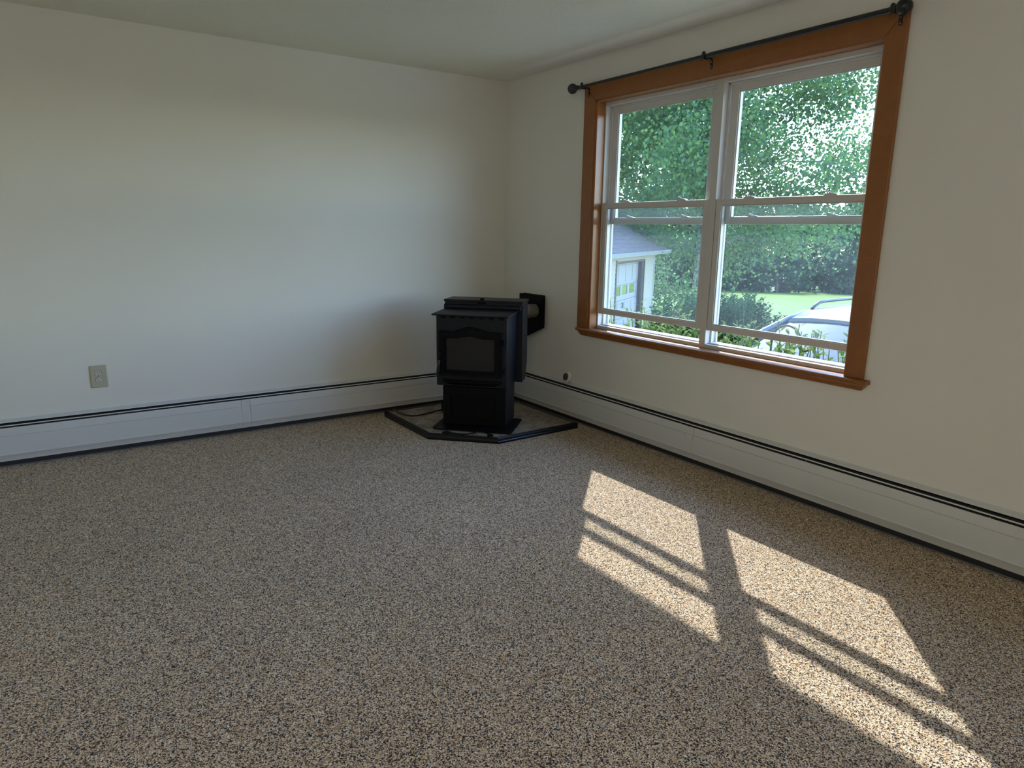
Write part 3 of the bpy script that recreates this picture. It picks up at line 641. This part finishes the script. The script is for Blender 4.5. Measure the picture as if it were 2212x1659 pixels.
# ---- trees
def leaf_quad(mb, p, size, rnd):
    d = Vector((rnd.gauss(0, 1), rnd.gauss(0, 1), rnd.gauss(0, .8)-.4))
    if d.length < .01: d = Vector((1, 0, 0))
    d.normalize(); s = d.cross(Vector((rnd.gauss(0, 1), rnd.gauss(0, 1), rnd.gauss(0, 1))))
    if s.length < .01: s = d.orthogonal()
    s.normalize(); L_ = size*rnd.uniform(.7, 1.3); w = L_*.42
    o = len(mb.v); c = p+d*L_*.45
    mb.v += [tuple(p), tuple(c+s*w), tuple(p+d*L_), tuple(c-s*w)]; mb.f.append((o, o+1, o+2, o+3))
def tree(name, loc, height, radius, seed, leaf, nleaf, label, group=None, bark='bark', leafm='leafb', z0=.2, trunks=1, lean=.0, tr=.16, droop=.25, reach=0):
    rnd = random.Random(seed); t = empty(name, (loc[0], loc[1], ground_z(loc[0], loc[1]))); tag(t, label, 'tree', group)
    wood = MB(); twigs = []
    for q in range(trunks):
        a = rnd.uniform(0, 2*PI); off_ = Vector((math.cos(a), math.sin(a), 0))*(.0 if trunks == 1 else .35)
        pts = []; k = 9; ld = Vector((rnd.gauss(0, .05), rnd.gauss(0, .05), 0))+off_*(.12 if trunks > 1 else 0)+Vector((lean, 0, 0))
        for i in range(k+1):
            s = i/k; pts.append(off_+ld*height*s*1.0+Vector((rnd.gauss(0, .05)*height*.15*s, rnd.gauss(0, .05)*height*.15*s, height*s*.96)))
        rs = [max(.015, tr*(1-.9*i/k)) for i in range(k+1)]; wood.tube(pts, rs, 8)
        nb = int(26/trunks)+4
        for b in range(nb):
            s = z0+(1-z0)*(b+rnd.random())/nb; i = min(k-1, int(s*k)); f_ = s*k-i; base = pts[i].lerp(pts[i+1], f_)
            az = b*2.4+rnd.uniform(-.4, .4); up = .15+.9*s; rad = radius*(1.0-.55*max(0, s-.35)/.65)*rnd.uniform(.7, 1.1)*(.75+.25*min(1, s/.3))*(1+reach*max(0, math.cos(az+.98)))
            dirv = Vector((math.cos(az), math.sin(az), up*.6)).normalized(); bp_ = [base]; m = 6
            for j in range(1, m+1):
                bp_.append(base+dirv*rad*j/m+Vector((rnd.gauss(0, .06)*rad, rnd.gauss(0, .06)*rad, -droop*rad*(j/m)**2+rnd.gauss(0, .03)*rad)))
            br = max(.012, rs[i]*.38); wood.tube(bp_, [br*(1-.85*j/m) for j in range(m+1)], 5)
            for j in range(2, m+1):
                for u_ in range(3 if rad < radius*1.15 else 5):
                    bs_ = bp_[j-1].lerp(bp_[j], rnd.random()); dv = (dirv+Vector((rnd.gauss(0, .8), rnd.gauss(0, .8), rnd.gauss(0, .5)))).normalized(); l_ = rad*rnd.uniform(.18, .34)
                    tp_ = [bs_, bs_+dv*l_*.5+Vector((0, 0, -.03*l_)), bs_+dv*l_+Vector((0, 0, -droop*l_*1.2))]
                    wood.tube(tp_, [br*.28, br*.16, .003], 4, False); twigs.append(tp_)
    wood.build('trunk_and_branches', bark, t, smooth=True, fix=False)
    fo = MB()
    for i in range(nleaf):
        tp_ = twigs[rnd.randrange(len(twigs))]; s = rnd.random()*1.1; p = (tp_[0].lerp(tp_[1], s*2) if s < .5 else tp_[1].lerp(tp_[2], s*2-1))
        p = p+Vector((rnd.gauss(0, 1), rnd.gauss(0, 1), rnd.gauss(0, 1)-.4))*(radius*.07)
        leaf_quad(fo, p, leaf, rnd)
    fo_ = fo.build('foliage', leafm, t, fix=False); fo_['kind'] = 'stuff'
    return t
tree('birch_tree', (15.25, 10.72), 12.5, 6.0, 11, .105, 135000, 'large birch tree with spreading leafy branches beyond the garage corner', z0=.24, trunks=1, tr=.17, reach=.12, droop=.12)
tree('birch_tree', (17.9, 16.9), 13.0, 5.2, 5, .115, 36000, 'tall leafy birch standing behind the garage roof', z0=.07, trunks=2, tr=.13)
tree('slender_birch', (24.2, 18.8), 11, 2.6, 8, .13, 4500, 'slender pale-trunked birch by the edge of the field', z0=.35, tr=.10)
tree('birch_tree', (23.0, 25.5), 13.5, 5.5, 21, .16, 12000, 'broad dark tree furthest behind the garage', z0=.1, tr=.2, bark='barkd')
protos = []
for k, (hh, rr_) in enumerate(((12, 5.0), (10.5, 4.4), (13, 4.6))):
    protos.append(tree('deciduous_tree', (70, 40+k*9), hh, rr_, 40+k, .42, 5200, 'hazy green deciduous tree in the dense row beyond the field', 'trees in the row beyond the field', bark='barkd', leafm='leaff', z0=.05, tr=.2))
rnd = random.Random(77); k = 0
for row, D in ((0, 86), (1, 94), (2, 103)):
    az = 22+row*2.0
    while az < 78:
        a = math.radians(az+rnd.uniform(-.6, .6)); x = -3.1+D*math.sin(a)*rnd.uniform(.98, 1.03); y = -4.7+D*math.cos(a)*rnd.uniform(.98, 1.03)
        o = protos[k] if k < 3 else copy_tree(protos[k % 3])
        o.location = (x, y, ground_z(x, y)-.1); s = rnd.uniform(.72, .95)*(1+.06*row); o.scale = (s, s, s*rnd.uniform(.9, 1.05)); o.rotation_euler = (0, 0, rnd.uniform(0, 6.28)); k += 1; az += 3.4

# ---- weeds and garden plants
def plant(name, h, nl, ll, lw, seed, label, group, leafm, spread=.5, stems=1, taper=True, sr=.006, s0=.18):
    rnd = random.Random(seed); t = empty(name); tag(t, label, 'plant', group); st_ = MB(); lv = MB()
    for q in range(stems):
        bx, by = (rnd.gauss(0, .07), rnd.gauss(0, .07)) if stems > 1 else (0, 0); hh = h*rnd.uniform(.75, 1.0) if stems > 1 else h
        lx, ly = rnd.gauss(0, .06)*h, rnd.gauss(0, .06)*h; P = lambda s: Vector((bx+lx*s*s, by+ly*s*s, hh*s))
        st_.tube([P(i/6) for i in range(7)], [sr*(1-.6*i/6) for i in range(7)], 5)
        for i in range(nl):
            s = s0+(1-s0)*(i+rnd.random()*.5)/nl; a = i*2.4+rnd.uniform(-.3, .3); l_ = ll*rnd.uniform(.75, 1.1)*(1-.55*max(0, s-.6)/.4 if taper else 1)
            up = .35+.9*max(0, s-.5); d = Vector((math.cos(a), math.sin(a), up)).normalized(); sd = Vector((-math.sin(a), math.cos(a), 0)); p = P(s); w = lw*rnd.uniform(.8, 1.2); o = len(lv.v)
            m1 = p+d*l_*.4; m2 = p+d*l_*.72+Vector((0, 0, -.10*l_*spread)); tip = p+d*l_+Vector((0, 0, -.32*l_*spread))
            lv.v += [tuple(p), tuple(m1+sd*w), tuple(m1-sd*w), tuple(m2+sd*w*.7), tuple(m2-sd*w*.7), tuple(tip)]
            lv.f += [(o, o+2, o+1), (o+1, o+2, o+4, o+3), (o+3, o+4, o+5)]
    st_.build('stem', 'stem', t, fix=False); le = lv.build('leaves', leafm, t, fix=False); le['kind'] = 'stuff'
    return t
rnd = random.Random(3)
pp = [plant('tall_weed', 1.3, 44, .19, .022, 60+k, 'dark green tall weed clump standing at the edge of the field', 'tall weeds at the field edge', 'leafw', stems=9, s0=.03) for k in range(3)]
spots = []
for i in range(60):
    px = rnd.random(); a = math.radians(49+px*14.5); D = rnd.uniform(12.8, 16.5); spots.append((a, D, rnd.uniform(.85, 1.12) if px < .42 else rnd.uniform(.55, .78)))
for i in range(9): a = math.radians(46.2+rnd.random()*2.6); spots.append((a, rnd.uniform(12.5, 16), rnd.uniform(.7, 1.0)))
for k, (a, D, s) in enumerate(spots):
    o = pp[k] if k < 3 else copy_tree(pp[k % 3]); x = -3.14+D*math.sin(a); y = -4.66+D*math.cos(a)
    o.location = (x, y, ground_z(x, y)); o.rotation_euler = (0, 0, rnd.uniform(0, 6.28)); o.scale = (1, 1, s)
gp = [plant('garden_plant', 1.5, 50, .15, .0125, 80+k, 'bright green narrow-leaved garden plant growing against the window sill', 'garden plants below the window', 'leafp', .7, sr=.007) for k in range(4)]
k = 0
tall = [(-.96, .40, .85), (-1.20, .42, .87), (-1.60, .40, .92), (-2.31, .40, .85), (-2.37, .45, .84), (-1.45, .5, .84), (-1.32, .38, .80)]
rowp = []
y = -.90
while y > -3.1: rowp.append((y, rnd.uniform(.36, .68), rnd.uniform(.64, .80))); y -= rnd.uniform(.012, .026)
for (y, x, top) in tall+rowp:
    o = gp[k] if k < 4 else copy_tree(gp[k % 4]); g0 = -.72
    if k in (0, 1, 2): o['label'] = ['tall pale-leaved garden plant rising in front of the garage door windows', 'tall pale-leaved garden plant rising beside the brown garage door frame', 'tall pale-leaved garden plant rising against the sunlit field by the centre mullion'][k]
    elif k in (3, 4): o['label'] = ['tall narrow-leaved garden plant rising in front of the car windscreen corner', 'tall narrow-leaved garden plant rising inside the curl of the garden hook'][k-3]
    elif k > 4: o['label'] = 'bright green narrow-leaved garden plant growing against the window sill'
    o.location = (x, y, g0); s = (top-g0)/1.5; o.scale = (1, 1, s); o.rotation_euler = (0, 0, rnd.uniform(0, 6.28)); k += 1
# garden hook in front of the parked car
hk = smooth_path([(.6, -2.10, -.75), (.6, -2.10, .0), (.6, -2.10, .60), (.6, -2.106, .70), (.6, -2.135, .765), (.6, -2.20, .792), (.6, -2.26, .775), (.6, -2.295, .73), (.6, -2.30, .69), (.6, -2.312, .664), (.6, -2.335, .656), (.6, -2.357, .667), (.6, -2.365, .685)], 4)
tag(MB().tube(hk, .0065, 8).build('garden_hook', 'iron', smooth=True), 'rusty shepherd hook with curled end outside the window', 'hook')

# ---- parked car, nose towards the house
car = empty('parked_car', (2.75, -1.33, -.80)); tag(car, 'pale silver-blue station wagon parked nose-first outside the window', 'car')
# local: x backwards (away from the house), y across, z up; windscreen top at x=0
def loft(secs_, name, mat, smooth='auto'):
    vs = []; fs = []; k = len(secs_[0])
    for s_ in secs_: vs += s_
    for i in range(len(secs_)-1):
        for j in range(k-1): fs.append((i*k+j, i*k+j+1, (i+1)*k+j+1, (i+1)*k+j))
    fs.append(tuple(range(k))); fs.append(tuple((len(secs_)-1)*k+j for j in range(k-1, -1, -1)))
    return MB().add(vs, fs).build(name, mat, car, smooth=smooth)
def body_sec(x, hw, zt_, zc):                           # half-body cross-section, rounded shoulders
    return [(x, -hw*.93, .28), (x, -hw, .45), (x, -hw, zc), (x, -hw*.93, zt_-.03), (x, -hw*.6, zt_), (x, 0, zt_+.012), (x, hw*.6, zt_), (x, hw*.93, zt_-.03), (x, hw, zc), (x, hw, .45), (x, hw*.93, .28)]
loft([body_sec(-1.95, .62, .66, .55), body_sec(-1.90, .78, .74, .60), body_sec(-1.70, .87, .84, .70), body_sec(-1.20, .90, .93, .80), body_sec(-.82, .905, .99, .86), body_sec(0, .91, .99, .90), body_sec(1.8, .91, 1.0, .92), body_sec(2.6, .86, .98, .90), body_sec(2.72, .78, .90, .8)], 'body', 'paint')
def roof_sec(x, hw, z, dz_=.05): return [(x, -hw, z-dz_), (x, -hw*.9, z-.012), (x, -hw*.5, z+.012), (x, 0, z+.02), (x, hw*.5, z+.012), (x, hw*.9, z-.012), (x, hw, z-dz_)]
loft([roof_sec(-.02, .55, 1.375), roof_sec(.25, .575, 1.435), roof_sec(.9, .58, 1.46), roof_sec(1.7, .57, 1.44), roof_sec(2.35, .53, 1.38)], 'roof', 'paint')
ws = []
for i in range(9):
    t = -1+i/4; ws.append((t*.76, t*.545))
vs = [(-.80+.10*(abs(a)/.76)**2, a, .985) for a, b in ws]+[(-.005+.03*(abs(b)/.545)**2, b, 1.372-.03*(abs(b)/.545)**2) for a, b in ws]+[(-.78+.10*(abs(a)/.76)**2, a, .975) for a, b in ws]+[(.015+.03*(abs(b)/.545)**2, b, 1.362-.03*(abs(b)/.545)**2) for a, b in ws]
fs = [(i, i+1, 10+i, 9+i) for i in range(8)]+[(18+i, 27+i, 28+i, 19+i) for i in range(8)]+[(i, 18+i, 19+i, i+1) for i in range(8)]+[(9+i, 10+i, 28+i, 27+i) for i in range(8)]
MB().add(vs, fs).build('windscreen', 'carglass', car, smooth='auto')
for s in (-1, 1):
    MB().tube([(-.70, s*.80, .97), (-.36, s*.675, 1.18), (.02, s*.56, 1.345), (.3, s*.575, 1.395)], [.035, .032, .03, .028], 8).build('windscreen_pillar', 'paint', car, smooth=True)
    MB().prism([(-.62, .98), (2.45, .98), (2.2, 1.36), (.1, 1.36)], lambda a, b: (a, s*(.83-(b-.98)*.66), b), lambda a, b: (a, s*(.80-(b-.98)*.66), b)).build('side_window', 'carglass', car)
    rl_ = smooth_path([(.30, s*.50, 1.43), (.38, s*.50, 1.475), (.55, s*.50, 1.50), (1.4, s*.49, 1.505), (1.85, s*.48, 1.48), (1.95, s*.475, 1.43)], 4)
    MB().tube(rl_, .016, 8).build('roof_rail', 'rod', car, smooth=True)
    MB().prism(rr(-.07, .07, .92, 1.04, .03), lambda a, b: (-.50, s*.98+a*.8, b), lambda a, b: (-.40, s*.98+a*.8, b)).build('door_mirror', 'paint', car, bevel=.01)
    MB().prism(rr(.42, .74, .66, .78, .04) if s > 0 else rr(-.74, -.42, .66, .78, .04), lambda a, b: (-1.90+.12*(abs(a)-.42), a, b-.02), lambda a, b: (-1.70, a, b)).build('head_lamp', 'lamp', car)
    for x in (-1.15, 1.75):
        wv = MB().lathe([(.20, -.11), (.31, -.11), (.335, -.08), (.335, .08), (.31, .11), (.20, .11)], (x, s*.80, .335), (0, 1, 0), 28).build('wheel', 'tyre', car, smooth='auto')
        MB().lathe([(.20, .0), (.19, .05), (.06, .065), (.0, .07)], (x, s*.86, .335), (0, s, 0), 20).build('hub_cap', 'chrome', wv)
MB().box(-1.97, -1.90, -.35, .35, .52, .64).build('grille', 'slot', car, bevel=.01)
MB().tube([(-.80, -.60, 1.0), (-.62, -.1, 1.085), (-.60, -.05, 1.09)], .008, 6).build('wiper', 'rod', car)
MB().tube([(-.82, .05, 1.0), (-.66, .52, 1.065)], .008, 6).build('wiper', 'rod', car)
